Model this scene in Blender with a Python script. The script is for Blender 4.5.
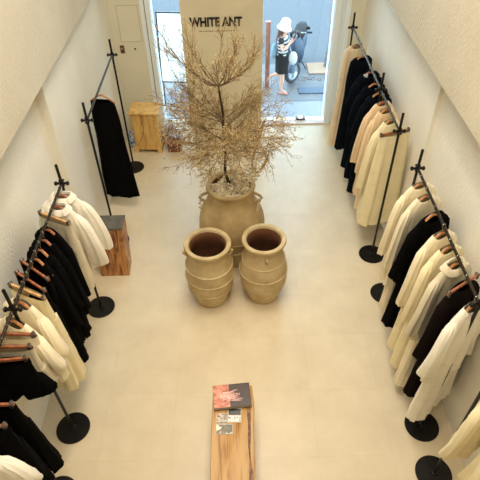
import bpy, math, random
from math import sin, cos, pi, radians
from mathutils import Vector, Matrix
for o in list(bpy.data.objects):
    bpy.data.objects.remove(o, do_unlink=True)
S = bpy.context.scene
COL = S.collection
# ---------------------------------------------------------------- camera
H = 4.3
F = 514.0
PITCH, ROLL = radians(43.6), radians(-1.3)
fwd = Vector((0, cos(PITCH), -sin(PITCH)))
r0 = Vector((1, 0, 0)); u0 = r0.cross(fwd)
rr = r0 * cos(ROLL) + u0 * sin(ROLL)
uu = -r0 * sin(ROLL) + u0 * cos(ROLL)
cam = bpy.data.cameras.new('camera')
cam.sensor_width = 36; cam.lens = F / 480 * 36; cam.clip_start = 0.05
co = bpy.data.objects.new('camera', cam)
M = Matrix((rr, uu, -fwd)).transposed().to_4x4(); M.translation = (0, 0, H)
co.matrix_world = M
COL.objects.link(co); S.camera = co
# ---------------------------------------------------------------- world, lights, exposure
w = bpy.data.worlds.new('world'); S.world = w; w.use_nodes = True
bg = w.node_tree.nodes['Background']
bg.inputs[0].default_value = (0.60, 0.83, 1.0, 1); bg.inputs[1].default_value = 7.5
S.view_settings.view_transform = 'Standard'; S.view_settings.look = 'None'
S.view_settings.gamma = 1; S.view_settings.use_curve_mapping = False
S.view_settings.exposure = 0.0
def area(name, loc, size, sy, power, color, rot=(0, 0, 0)):
    l = bpy.data.lights.new(name, 'AREA'); l.shape = 'RECTANGLE'; l.size = size; l.size_y = sy
    l.energy = power; l.color = color
    o = bpy.data.objects.new(name, l); o.location = loc; o.rotation_euler = rot
    COL.objects.link(o); return o
WARM = (1.0, 0.915, 0.80)
area('ceiling_light_panel', (0, 3.0, 5.30), 1.1, 3.6, 140, WARM)
area('ceiling_light_panel_near', (0, 0.2, 5.30), 1.0, 1.0, 38, WARM)
def spot(loc, aim, power, ang=70, blend=.8, color=(1, .89, .74)):
    l = bpy.data.lights.new('track_spot', 'SPOT'); l.energy = power; l.color = color
    l.spot_size = radians(ang); l.spot_blend = blend; l.shadow_soft_size = .05
    o = bpy.data.objects.new('track_spot', l); o.location = loc
    d = Vector(aim) - Vector(loc); o.rotation_euler = d.to_track_quat('-Z', 'Y').to_euler()
    COL.objects.link(o)
for (sx, yy, pw) in ((-1, 1.6, 80), (-1, 3.4, 84), (1, 1.8, 88), (1, 3.6, 88), (1, 5.4, 34), (-1, 5.4, 38)):
    spot((sx * .55, yy, 5.2), (sx * 1.5, yy + .2, 1.0), pw, color=(1, .87, .66) if yy < 3 else (1, .89, .74))
# ---------------------------------------------------------------- helpers
def lin(c):
    c = c / 255.0
    return c / 12.92 if c <= .04045 else ((c + .055) / 1.055) ** 2.4
def rgb(r, g, b): return (lin(r), lin(g), lin(b), 1)
def new_mat(name):
    m = bpy.data.materials.new(name); m.use_nodes = True
    nt = m.node_tree; return m, nt, nt.nodes['Principled BSDF']
def mat(name, col, rough=.6, metal=0, nscale=30, namp=.08, bump=0.0, bscale=80, sheen=0, stretch=None, col2=None, emis=None):
    m, nt, p = new_mat(name)
    tc = nt.nodes.new('ShaderNodeTexCoord'); mp = nt.nodes.new('ShaderNodeMapping')
    nt.links.new(tc.outputs['Object'], mp.inputs[0])
    if stretch: mp.inputs['Scale'].default_value = stretch
    n = nt.nodes.new('ShaderNodeTexNoise'); n.inputs['Scale'].default_value = nscale; n.inputs['Detail'].default_value = 5
    nt.links.new(mp.outputs[0], n.inputs[0])
    cr = nt.nodes.new('ShaderNodeValToRGB')
    c = rgb(*col)
    c2 = rgb(*col2) if col2 else tuple(max(0, x * (1 - namp * 2)) for x in c[:3]) + (1,)
    cr.color_ramp.elements[0].position = .35; cr.color_ramp.elements[1].position = .65
    cr.color_ramp.elements[0].color = c2; cr.color_ramp.elements[1].color = c
    nt.links.new(n.outputs[0], cr.inputs[0]); nt.links.new(cr.outputs[0], p.inputs['Base Color'])
    p.inputs['Roughness'].default_value = rough; p.inputs['Metallic'].default_value = metal
    if sheen: p.inputs['Sheen Weight'].default_value = sheen
    if bump:
        n2 = nt.nodes.new('ShaderNodeTexNoise'); n2.inputs['Scale'].default_value = bscale; n2.inputs['Detail'].default_value = 6
        nt.links.new(mp.outputs[0], n2.inputs[0])
        b = nt.nodes.new('ShaderNodeBump'); b.inputs['Strength'].default_value = bump; b.inputs['Distance'].default_value = .01
        nt.links.new(n2.outputs[0], b.inputs['Height']); nt.links.new(b.outputs[0], p.inputs['Normal'])
    return m
def wood(name, c1, c2, c3, scale=(1, 1, 1), wscale=3, dist=6, rough=.45):
    m, nt, p = new_mat(name)
    tc = nt.nodes.new('ShaderNodeTexCoord'); mp = nt.nodes.new('ShaderNodeMapping'); mp.inputs['Scale'].default_value = scale
    nt.links.new(tc.outputs['Object'], mp.inputs[0])
    wv = nt.nodes.new('ShaderNodeTexNoise'); wv.inputs['Scale'].default_value = wscale; wv.inputs['Detail'].default_value = 6
    wv.inputs['Distortion'].default_value = dist * .2
    nt.links.new(mp.outputs[0], wv.inputs[0])
    cr = nt.nodes.new('ShaderNodeValToRGB'); e = cr.color_ramp.elements
    e[0].position = .36; e[0].color = rgb(*c3); e[1].position = .62; e[1].color = rgb(*c1)
    k = e.new(.46); k.color = rgb(*c2)
    nt.links.new(wv.outputs[0], cr.inputs[0]); nt.links.new(cr.outputs[0], p.inputs['Base Color'])
    p.inputs['Roughness'].default_value = rough
    return m
class MB:
    def __init__(s): s.v = []; s.f = []
    def box(s, a, b, taper=None):
        i = len(s.v); (x0, y0, z0), (x1, y1, z1) = a, b
        s.v += [(x0, y0, z0), (x1, y0, z0), (x1, y1, z0), (x0, y1, z0), (x0, y0, z1), (x1, y0, z1), (x1, y1, z1), (x0, y1, z1)]
        s.f += [tuple(i + k for k in q) for q in ((0, 3, 2, 1), (4, 5, 6, 7), (0, 1, 5, 4), (1, 2, 6, 5), (2, 3, 7, 6), (3, 0, 4, 7))]
        return s
    def rings(s, rs, cap0=False, cap1=False, closed=True):
        i = len(s.v); n = len(rs[0])
        for r in rs: s.v += [tuple(p) for p in r]
        for k in range(len(rs) - 1):
            for j in range(n if closed else n - 1):
                a = i + k * n + j; b = i + k * n + (j + 1) % n
                s.f.append((a, b, b + n, a + n))
        if cap0: s.f.append(tuple(i + j for j in range(n))[::-1])
        if cap1: s.f.append(tuple(i + (len(rs) - 1) * n + j for j in range(n)))
        return s
    def tube(s, pts, r, n=8, caps=True):
        pts = [Vector(p) for p in pts]; m = len(pts)
        rad = r if isinstance(r, (list, tuple)) else [r] * m
        rs = []; up = None
        for k in range(m):
            t = (pts[min(k + 1, m - 1)] - pts[max(k - 1, 0)]).normalized()
            if up is None: up = Vector((0, 0, 1)) if abs(t.z) < .9 else Vector((1, 0, 0))
            a = t.cross(up)
            if a.length < 1e-4: a = t.cross(Vector((0, 1, 0)))
            a.normalize(); b = t.cross(a); up = -b if False else up
            rs.append([pts[k] + a * cos(2 * pi * j / n) * rad[k] + b * sin(2 * pi * j / n) * rad[k] for j in range(n)])
        return s.rings(rs, caps, caps)
    def lathe(s, prof, n=48, c=(0, 0, 0), cap0=False, cap1=False):
        return s.rings([[(c[0] + r * cos(2 * pi * j / n), c[1] + r * sin(2 * pi * j / n), c[2] + z) for j in range(n)] for r, z in prof], cap0, cap1)
    def ell(s, c, rx, ry, rz, n=14, m=9, fn=None):
        rs = []
        for k in range(m + 1):
            th = pi * k / m; th = min(max(th, .02), pi - .02)
            rs.append([(c[0] + rx * sin(th) * cos(2 * pi * j / n), c[1] + ry * sin(th) * sin(2 * pi * j / n), c[2] - rz * cos(th)) for j in range(n)])
        return s.rings(rs, True, True)
    def xf(s, mtx, start=0):
        for k in range(start, len(s.v)): s.v[k] = tuple(mtx @ Vector(s.v[k]))
        return s
    def build(s, name, m, parent=None, smooth=True, bevel=0, loc=None, sub=0):
        me = bpy.data.meshes.new(name); me.from_pydata([tuple(p) for p in s.v], [], s.f); me.update()
        if smooth:
            me.polygons.foreach_set('use_smooth', [True] * len(me.polygons))
            if not bevel:
                try: me.set_sharp_from_angle(angle=radians(50))
                except Exception: pass
        me.materials.append(m)
        o = bpy.data.objects.new(name, me); COL.objects.link(o)
        if parent: o.parent = parent
        if loc: o.location = loc
        if bevel:
            b = o.modifiers.new('bevel', 'BEVEL'); b.width = bevel; b.segments = 2; b.limit_method = 'ANGLE'
            me.polygons.foreach_set('use_smooth', [False] * len(me.polygons))
        if sub:
            q = o.modifiers.new('sub', 'SUBSURF'); q.levels = sub; q.render_levels = sub
        return o
def tag(o, label=None, cat=None, group=None, kind=None):
    if label: o['label'] = label
    if cat: o['category'] = cat
    if group: o['group'] = group
    if kind: o['kind'] = kind
    return o
def empty(name, loc=(0, 0, 0), rz=0):
    o = bpy.data.objects.new(name, None); o.location = loc; o.rotation_euler = (0, 0, rz)
    o.empty_display_size = .1; COL.objects.link(o); return o
def struct(name, mb, m, label=None, **k):
    o = mb.build(name, m, smooth=False, **k); o['kind'] = 'structure'
    if label: o['label'] = label
    return o
def copy_tree(o, parent=None):
    c = o.copy(); COL.objects.link(c)
    if parent: c.parent = parent
    for ch in list(o.children): copy_tree(ch, c)
    return c
# ---------------------------------------------------------------- materials
def stucco(name, c, c2, bump=.5):
    return mat(name, c, .85, nscale=2.2, col2=c2, bump=bump, bscale=38)
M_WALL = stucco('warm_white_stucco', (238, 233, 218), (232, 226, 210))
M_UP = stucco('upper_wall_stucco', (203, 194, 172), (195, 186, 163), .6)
M_SIGNW = mat('beige_sign_wall', (228, 216, 184), .8, nscale=3, namp=.03, bump=.08)
M_PANELW = mat('pale_panel_wall', (226, 220, 196), .7, nscale=3, namp=.02)
M_FRAME = mat('white_door_frame', (236, 242, 244), .35, namp=.01)
M_STEEL = mat('black_steel', (22, 20, 18), .38, metal=.4, nscale=60, namp=.1)
M_RAIL = mat('dark_rail_steel', (60, 54, 46), .35, metal=.8, nscale=60, namp=.1)
M_CHROME = mat('chrome_wire', (225, 222, 215), .18, metal=1, namp=.02)
M_CLIP = mat('dull_clip_metal', (120, 114, 104), .35, metal=.8, namp=.1)
M_HWOOD = wood('hanger_wood', (196, 140, 84), (176, 118, 68), (150, 92, 50), (4, 4, 4), 8, rough=.35)
M_HWOODP = wood('pale_hanger_wood', (226, 184, 130), (212, 165, 110), (190, 140, 88), (4, 4, 4), 8, rough=.35)
M_HWOODR = wood('red_hanger_wood', (178, 112, 78), (158, 94, 62), (132, 74, 48), (4, 4, 4), 8, rough=.35)
def fabric(name, c, bump=.25, c2=None):
    return mat(name, c, .92, nscale=9, namp=.04, bump=bump, bscale=14, sheen=.15, col2=c2)
FAB = dict(
    black=mat('black_fabric', (8, 7, 7), 1, nscale=9, namp=.1),
    bluelit=mat('bluelit_black_fabric', (10, 16, 24), 1, nscale=9, namp=.1),  # black cloth with the bluish door light mixed into its colour
    cream=fabric('cream_linen', (240, 227, 194)),
    ivory=fabric('ivory_cotton', (243, 236, 218)),
    sand=fabric('sand_linen', (232, 210, 172)),
    peach=fabric('peach_linen', (232, 204, 162)),
    butter=fabric('butter_linen', (240, 226, 184)),
    greige=fabric('greige_cotton', (222, 210, 180)),
    brownblack=mat('brown_black_fabric', (22, 14, 12), 1, nscale=9, namp=.1))
for _m in FAB.values(): _m.node_tree.nodes['Principled BSDF'].inputs['Specular IOR Level'].default_value = .08
M_TERRA = mat('aged_terracotta', (200, 176, 128), .8, nscale=5, col2=(170, 142, 96), bump=.35, bscale=30)
M_TERRA2 = mat('pale_terracotta', (206, 186, 142), .8, nscale=6, col2=(180, 156, 112), bump=.3, bscale=30)
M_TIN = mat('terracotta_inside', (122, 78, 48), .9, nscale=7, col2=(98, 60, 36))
M_BENCH = wood('bench_wood', (202, 160, 98), (192, 146, 84), (160, 112, 62), (16, 1.3, 4), 1.6, 5)
M_BARK = wood('bench_live_edge', (150, 100, 54), (110, 68, 36), (70, 40, 22), (6, 3, 6), 3, 8)
M_STUMP = wood('dark_grained_wood', (196, 140, 80), (162, 106, 58), (96, 58, 32), (8, 3, 1.3), 2.2, 8)
M_SLATE = mat('dark_slate', (98, 92, 80), .6, nscale=14, col2=(74, 70, 62), bump=.3)
M_PINE = wood('pine_board', (226, 186, 112), (216, 172, 98), (196, 148, 78), (5, 5, 1.2), 3, 4)
M_CABLE = mat('brown_cable', (120, 74, 40), .6)
# floor
m, nt, p = new_mat('polished_beige_tile')
tc = nt.nodes.new('ShaderNodeTexCoord')
br = nt.nodes.new('ShaderNodeTexBrick'); br.offset = 0.0
br.inputs['Scale'].default_value = 1.0; br.inputs['Brick Width'].default_value = .62; br.inputs['Row Height'].default_value = .62
br.inputs['Mortar Size'].default_value = .003; br.inputs['Bias'].default_value = 0
br.inputs['Color1'].default_value = rgb(226, 211, 181); br.inputs['Color2'].default_value = rgb(223, 208, 177); br.inputs['Mortar'].default_value = rgb(219, 203, 171)
nt.links.new(tc.outputs['Object'], br.inputs['Vector'])
n = nt.nodes.new('ShaderNodeTexNoise'); n.inputs['Scale'].default_value = 2.6; n.inputs['Detail'].default_value = 8; n.inputs['Roughness'].default_value = .65
nt.links.new(tc.outputs['Object'], n.inputs[0])
cr = nt.nodes.new('ShaderNodeValToRGB'); cr.color_ramp.elements[0].position = .3; cr.color_ramp.elements[1].position = .7
cr.color_ramp.elements[0].color = (.86, .84, .80, 1); cr.color_ramp.elements[1].color = (1, 1, 1, 1)
nt.links.new(n.outputs[0], cr.inputs[0])
mx = nt.nodes.new('ShaderNodeMixRGB'); mx.blend_type = 'MULTIPLY'; mx.inputs[0].default_value = 1
nt.links.new(br.outputs[0], mx.inputs[1]); nt.links.new(cr.outputs[0], mx.inputs[2]); nt.links.new(mx.outputs[0], p.inputs['Base Color'])
p.inputs['Roughness'].default_value = .34
M_FLOOR = m
def glass_mat(name, tint):
    m, nt, p = new_mat(name); nt.nodes.remove(p)
    out = nt.nodes['Material Output']
    t = nt.nodes.new('ShaderNodeBsdfTransparent'); t.inputs[0].default_value = tint
    g = nt.nodes.new('ShaderNodeBsdfGlossy'); g.inputs['Roughness'].default_value = .02
    fr = nt.nodes.new('ShaderNodeFresnel'); fr.inputs[0].default_value = 1.3
    x = nt.nodes.new('ShaderNodeMixShader')
    nt.links.new(fr.outputs[0], x.inputs[0]); nt.links.new(t.outputs[0], x.inputs[1]); nt.links.new(g.outputs[0], x.inputs[2])
    nt.links.new(x.outputs[0], out.inputs[0]); return m
M_GLASS = glass_mat('door_glass', (.95, .98, 1, 1))
# ---------------------------------------------------------------- room shell
YF = 7.15          # inner face of the front wall
CEIL = 5.45
struct('floor', MB().box((-2.1, -1.3, -.12), (2.1, YF + .22, 0)), M_FLOOR)
struct('ceiling', MB().box((-2.1, -1.3, CEIL), (2.1, YF + .22, CEIL + .12)), M_UP)
struct('wall_back', MB().box((-2.1, -1.42, -.12), (2.1, -1.3, CEIL)), M_UP)
ZL, ZR = 2.33, 2.38
STEP = 4.2
mb = MB(); mb.box((-2.0, -1.3, 0), (-1.79, STEP, CEIL)); mb.box((-2.0, STEP, 0), (-1.70, YF + .2, CEIL))
struct('wall_left', mb, M_WALL)
mb = MB(); mb.box((1.80, -1.3, 0), (2.0, STEP - .1, CEIL)); mb.box((1.765, STEP - .1, 0), (2.0, YF + .2, CEIL))
struct('wall_right', mb, M_WALL)
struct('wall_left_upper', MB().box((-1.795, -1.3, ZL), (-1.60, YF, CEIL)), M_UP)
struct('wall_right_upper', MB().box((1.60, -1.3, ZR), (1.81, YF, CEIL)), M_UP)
HD = 4.5  # opening height, unseen at the top, raised to let in more daylight
mb = MB()
mb.box((-.74, YF, 0), (.38, YF + .2, HD))
struct('wall_front_centre', mb, M_SIGNW)
mb = MB(); mb.box((-1.705, YF, 0), (-1.27, YF + .2, HD))
struct('wall_front_left', mb, M_PANELW)
struct('wall_front_right', MB().box((1.57, YF, 0), (1.77, YF + .2, HD)), M_PANELW)
struct('wall_front_above', MB().box((-1.705, YF, HD), (1.77, YF + .2, CEIL)), M_SIGNW)
# white door frames (stepped)
mb = MB(); mb.box((1.36, YF - .02, 0), (1.44, YF + .24, HD)); mb.box((1.44, YF + .03, 0), (1.50, YF + .2, HD)); mb.box((1.50, YF - .02, 0), (1.57, YF + .2, HD))
struct('trim_1', mb, M_FRAME)
mb = MB(); mb.box((-1.27, YF - .02, 0), (-1.215, YF + .2, HD)); mb.box((-1.205, YF - .01, 0), (-1.14, YF + .24, HD))
struct('trim_2', mb, M_FRAME)
struct('trim_3', MB().box((-1.215, YF + .01, 0), (-1.205, YF + .2, HD)), M_STEEL)
mb = MB(); mb.box((.38, YF - .02, -.0), (1.36, YF + .1, .02))
struct('trim_4', mb, mat('pink_stone_threshold', (232, 220, 214), .5, nscale=40, namp=.06))
# door leaf: glass with patch fittings
o = struct('door_1', MB().box((.40, YF + .12, .03), (1.35, YF + .13, HD - .02)), M_GLASS, 'frameless glass door')
c = MB().box((.93, YF + .085, .0), (1.08, YF + .16, .045)).build('patch_fitting', mat('dark_metal_fitting', (88, 84, 80), .4, metal=.6), o, smooth=False)
c = MB().box((.97, YF + .08, .045), (1.04, YF + .165, .06)).build('patch_cap', M_CHROME, c, smooth=False)
struct('window_1', MB().box((-1.14, YF + .12, 0), (-.74, YF + .13, HD - .02)), M_GLASS, 'narrow glass pane')
# electrical access panel on the left front wall, switch and doorbell dot
ap = empty('access_panel', (-1.45, YF, 1.5)); tag(ap, 'flush pale access panel with a thin seam beside the left door frame', 'access panel')
M_SEAM = mat('panel_seam', (196, 184, 150), .8)
mb = MB()
for a, b in (((-.145, -.003, -.13), (.145, 0, -.125)), ((-.145, -.003, .36), (.145, 0, .365)), ((.14, -.003, -.13), (.145, 0, .365)), ((-.145, -.003, -.13), (-.14, 0, .365))): mb.box(a, b)
mb.build('seam', M_SEAM, ap, smooth=False)
MB().box((-.138, -.002, -.123), (.138, .0, .358)).build('cover', M_PANELW, ap, smooth=False)
mb = MB().box((-.03, -.02, -.055), (.03, 0, .055))
sw = mb.build('wall_switch', mat('brown_switch', (110, 66, 46), .4), bevel=.012, loc=(-1.60, YF, 1.27)); tag(sw, 'small brown rounded switch on the wall beside the access panel', 'switch')
MB().box((-.012, -.026, .008), (.012, -.02, .03)).build('button', M_CHROME, sw, smooth=False)
MB().box((-.012, -.026, -.032), (.012, -.02, -.012)).build('button', mat('black_button', (30, 22, 20), .4), sw, smooth=False)
MB().lathe([(.012, 0), (.012, .012), (.004, .016)], 12, cap0=True, cap1=True).xf(Matrix.Rotation(pi / 2, 4, 'X')).build('key_knob', M_STEEL, ap, loc=(.03, 0, -.23))
# wall sign
def text(body, size, name, m, parent, loc, off=0.0, sx=1.0):
    cu = bpy.data.curves.new(name, 'FONT'); cu.body = body; cu.size = size; cu.extrude = .006; cu.offset = off
    cu.align_x = 'CENTER'; cu.align_y = 'CENTER'
    t = bpy.data.objects.new(name, cu); COL.objects.link(t)
    me = bpy.data.meshes.new_from_object(t.evaluated_get(bpy.context.evaluated_depsgraph_get()))
    bpy.data.objects.remove(t, do_unlink=True)
    me.materials.clear(); me.materials.append(m)
    o = bpy.data.objects.new(name, me); COL.objects.link(o); o.parent = parent
    o.rotation_euler = (pi / 2, 0, 0); o.location = loc; o.scale = (sx, 1, 1)
    return o
sg = empty('wall_sign', (-.262, YF, 1.615)); tag(sg, 'black raised lettering reading WHITE ANT high on the beige wall', 'sign')
M_BLK = mat('black_letter', (24, 20, 18), .5)
text('WHITE ANT', .165, 'lettering', M_BLK, sg, (0, -.008, 0), .006, .79)
M_TINY = mat('tan_small_letter', (160, 130, 85), .6)
mb = MB(); random.seed(3); x = -.24
while x < .24:
    wd = random.uniform(.008, .022)
    mb.box((x, -.004, -.128), (x + wd, 0, -.128 + random.choice((.012, .018)))); x += wd + random.choice((.006, .006, .016))
mb.build('small_lettering', M_TINY, sg, smooth=False)
# ---------------------------------------------------------------- clothes racks
ZRAIL = 1.66
def rack(X, poles, y0, y1, label, far_top=1.85):
    r = empty('clothes_rack', (X, (poles[0] + poles[-1]) / 2, 0)); oy = r.location.y
    for py in poles:
        MB().tube([(0, py - oy, .012), (0, py - oy, 1.85)], .0125, 10).build('pole', M_STEEL, r)
        if 4.9 < py < 5.2: MB().tube([(0, py - oy, 0), (0, py - oy, .03)], .018, 12).build('foot', M_STEEL, r)
        else: MB().lathe([(.145, 0), (.147, .004), (.145, .011), (.03, .013), (.022, .03), (.018, .032)], 40, (0, py - oy, 0), True, True).build('base', M_STEEL, r)
        mb = MB().tube([(0, py - oy, ZRAIL - .03), (0, py - oy, ZRAIL + .03)], .021, 12)
        mb.tube([(-.045, py - oy, ZRAIL), (.045, py - oy, ZRAIL)], .012, 10)
        c = mb.build('clamp', M_STEEL, r)
        for kx in (-.05, .05): MB().ell((kx, py - oy, ZRAIL), .015, .02, .02).build('clamp_knob', M_STEEL, c)
    MB().tube([(0, y0 - oy, ZRAIL), (0, y1 - oy, ZRAIL)], .0115, 12).build('rail', M_RAIL, r)
    tag(r, label, 'clothes rack', 'freestanding black clothes racks along the side walls')
XL, XR = -1.495, 1.535
rack(XL, (6.07, 4.55), 6.12, 4.50, 'black steel clothes rack at the far left beside the pine cabinet, carrying one black dress')
rack(XL - .01, (3.52, 2.16), 3.57, 1.80, 'crowded black steel clothes rack on the left beside the grained wood pedestal')
rack(XL, (1.60, .30), 1.66, .25, 'black steel clothes rack cut off by the lower left corner of the picture')
rack(XR, (6.74, 5.04, 4.22), 6.79, 4.17, 'long black steel clothes rack on the right nearest the glass door')
rack(XR + .015, (3.62, 2.11), 3.67, 2.06, 'middle black steel clothes rack on the right with a black top among cream clothes')
rack(XR, (1.70, .35), 1.76, .30, 'black steel clothes rack at the lower right corner, only one round base in view')
# hangers
def hook_mb():
    pts = [(.0175 * cos(a), 0, .0175 * sin(a)) for a in [radians(x) for x in range(-20, 250, 30)]]
    pts = [(p[0], 0, p[2]) for p in pts] + [(0, 0, -.03), (0, 0, -.072)]
    return MB().tube(pts, .0019, 6)
ARM = MB().rings([[(x, yy, -.082 - abs(x) ** 1.4 * 1.22 + zz) for yy, zz in ((-.009, -.008), (.009, -.008), (.010, .004), (0, .010), (-.010, .004))] for x in [(-.145 + .29 * k / 16) for k in range(17)]], True, True)
def wood_hanger(hm):
    h = empty('clothes_hanger')
    hook_mb().build('hook', M_CHROME, h); ARM.build('arm', hm, h)
    return h
def clip_hanger(hm):
    h = empty('clip_hanger')
    hook_mb().build('hook', M_CHROME, h)
    MB().box((-.165, -.008, -.094), (.165, .008, -.070)).build('bar', hm, h, bevel=.003)
    for sx in (-1, 1):
        mb = MB().box((sx * .15 - .011, -.014, -.112), (sx * .15 + .011, -.006, -.066))
        mb.box((sx * .15 - .011, .006, -.112), (sx * .15 + .011, .014, -.066)).box((sx * .15 - .004, -.018, -.07), (sx * .15 + .004, .018, -.062))
        mb.tube([(sx * .15, -.006, -.07), (sx * .15, .006, -.07)], .012, 10)
        mb.build('clip', M_CLIP, h, smooth=False)
    return h
HP = {}
def get_hanger(kind, tone):
    hm = {'m': M_HWOOD, 'p': M_HWOODP, 'r': M_HWOODR}[tone]
    if (kind, tone) not in HP:
        HP[(kind, tone)] = (clip_hanger if kind == 'clip' else wood_hanger)(hm); return HP[(kind, tone)]
    return copy_tree(HP[(kind, tone)])
# garments ---------------------------------------------------------
def sp(c, e): return math.copysign(abs(c) ** e, c)
NA = 56
def ringpts(w, d, z, A, ph, cx=0, cy=0, dip=0, sag=0.0):
    out = []
    for j in range(NA):
        a = 2 * pi * j / NA
        f = A * (.8 * sin(5 * a + ph) + .8 * (1 - 2 * abs(sin(4.5 * a + ph * 2.1))) + .5 * sin(13 * a + ph * 3.7))
        x = w * sp(cos(a), .8) + f * .5 * cos(a); y = d * sp(sin(a), .85) + f * (.35 + .65 * abs(sin(a)))
        zz = z - (dip * max(0, -sin(a)) + dip * .35 * max(0, sin(a))) + sag * sin(3 * a + ph)
        out.append((cx + x, cy + y, zz))
    return out
def body_mb(L, wsh, whem, dhem, neckw, dip, rnd, fold=.012, drop=.105):
    ph = rnd.uniform(0, 6); rs = []
    lean = rnd.uniform(-.03, .03)
    for k in range(6):
        s = k / 5
        rs.append(ringpts(neckw + (wsh - neckw) * s, .03 + .018 * s, -.078 - drop * s ** 1.35, .001 + .002 * s, ph, dip=dip * (1 - s) ** 1.2))
    z0 = -.078 - drop
    for k in range(1, 17):
        s = k / 16
        rs.append(ringpts(wsh + .012 * sin(pi * min(1, s * 3)) + (whem - wsh) * s, .048 + (dhem - .048) * s ** .7, z0 + (-L - z0) * s, .003 + fold * s ** .8, ph + s * .8, cx=lean * s, cy=lean * s * .6, sag=.012 * s if k == 16 else 0))
    rs.append([(x * .97 , y * .9, z + .03) for x, y, z in rs[-1]])
    mb = MB().rings(rs)
    return mb
def sleeve_mb(sx, wsh, Ls, r0, r1, rnd, out=.05):
    ph = rnd.uniform(0, 6); N = 32; rs = []; fw = rnd.uniform(-.035, .01)
    M_ = 11
    for k in range(M_ + 1):
        s = k / M_
        cx = sx * (wsh - .035 + out * sin(s * pi * .62) + .02 * min(1, s * 4)); cz = -.15 - Ls * s; cy = fw * s - .02 * sin(s * pi)
        r = (r0 + (r1 - r0) * s) * 1.12
        if k == 0: r *= .55
        rs.append([(cx + r * 1.0 * sp(cos(a), .9) + .005 * s * sin(5 * a + ph + s * 1.5), cy + r * .55 * sp(sin(a), .9) + .009 * s * sin(4 * a + ph + s) + .004 * sin(9 * a + ph * 2), cz + .012 * cos(a) * -sx * (1 - s)) for a in [2 * pi * j / N for j in range(N)]])
    rs.append([(x * .985 + sx * .003, y * .9, z + .03) for x, y, z in rs[-1]])
    return MB().rings(rs, cap0=True)
def trousers_mb(L, z0, ww, leg, hem, rnd, crotch=.27):
    ph = rnd.uniform(0, 6); rs = []
    for k in range(7):
        s = k / 6
        rs.append(ringpts(ww + .012 * s, .03 + .03 * s, z0 - crotch * s, .002 + .005 * s, ph))
    mb = MB().rings(rs)
    for sx in (-1, 1):
        rs = []
        for k in range(13):
            s = k / 12
            z = z0 - crotch * .8 + (-L - z0 + crotch * .8) * s
            w = leg + (hem - leg) * s
            rs.append(ringpts(w, .05 + .012 * s, z, .003 + .009 * s, ph + sx + s, cx=sx * (ww * .5 + .006 + (hem - leg) * s * .6), cy=.01 * sx))
        rs.append([(x, y * .92, z + .03) for x, y, z in rs[-1]])
        mb.rings(rs, cap0=True)
    return mb
def skirt_mb(L, z0, ww, whem, dhem, rnd):
    ph = rnd.uniform(0, 6); rs = []
    for k in range(13):
        s = k / 12
        rs.append(ringpts(ww + (whem - ww) * s ** .8, .028 + (dhem - .028) * s ** .7, z0 + (-L - z0) * s, .002 + .013 * s, ph + .5 * s, sag=.01 * s if k == 12 else 0))
    rs.append([(x * .97, y * .92, z + .03) for x, y, z in rs[-1]])
    return MB().rings(rs)
def strip_mb(pts, wd):      # thin raised band along the front of the garment
    rs = []
    for (x, y, z) in pts: rs.append([(x - wd, y + .004, z), (x - wd, y - .004, z), (x + wd, y - .004, z), (x + wd, y + .004, z)])
    return MB().rings(rs, True, True)
SEED = [10]
def make_garment(kind, fab, root_name, P, inner=1):
    SEED[0] += 1; rnd = random.Random(SEED[0]); m = FAB[fab]
    g = empty(root_name)
    L = P.get('L', .75); W = P.get('w', .205) * .9; Wh = P.get('wh', W + .03); D = P.get('d', .065)
    if kind == 'top':
        body_mb(L, W, Wh, D, P.get('neck', .075), P.get('dip', .03), rnd, P.get('fold', .015)).build('body', m, g)
        Ls = P.get('sl', .5)
        if Ls:
            for sx in (-1, 1):
                sleeve_mb(sx, W, Ls, P.get('sr', .055), P.get('sr2', .06), rnd, P.get('out', .09 if sx == inner else -.015)).build('sleeve', m, g)
        if P.get('collar'):
            rs = []
            for k, (e, z) in enumerate(((0, -.085), (.004, -.058), (.022, -.062), (.045, -.10), (.04, -.108), (.012, -.075))):
                rs.append(ringpts(.07 + e, .033 + e * .8, z, .002, 1.2, dip=.03))
            MB().rings(rs).build('collar', m, g)
        if P.get('placket'):
            strip_mb([(0.0, -.036 - .02 * k / 8 - (.01 if k > 0 else 0), -.13 - (L - .17) * k / 8) for k in range(9)], .014).build('placket', m, g)
    elif kind == 'dress':
        body_mb(L, W, Wh, D, P.get('neck', .085), P.get('dip', .05), rnd, P.get('fold', .019), P.get('drop', .06)).build('body', m, g)
        if P.get('sl'):
            for sx in (-1, 1): sleeve_mb(sx, W, P['sl'], P.get('sr', .06), P.get('sr2', .07), rnd, .07 if sx == inner else -.015).build('sleeve', m, g)
    elif kind == 'trousers':
        z0 = P.get('z0', -.10)
        trousers_mb(L, z0, P.get('w', .165), P.get('leg', .085), P.get('hem', .10), rnd, P.get('crotch', .27)).build('legs', m, g)
        MB().rings([ringpts(P.get('w', .165) + .004, .033, z0 + dz, .001, 0) for dz in (.004, -.036)]).build('waistband', m, g)
    elif kind == 'skirt':
        z0 = P.get('z0', -.10)
        skirt_mb(L, z0, P.get('w', .165), Wh, D, rnd).build('panel', m, g)
        MB().rings([ringpts(P.get('w', .165) + .004, .031, z0 + dz, .001, 0) for dz in (.004, -.036)]).build('waistband', m, g)
    return g
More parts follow.
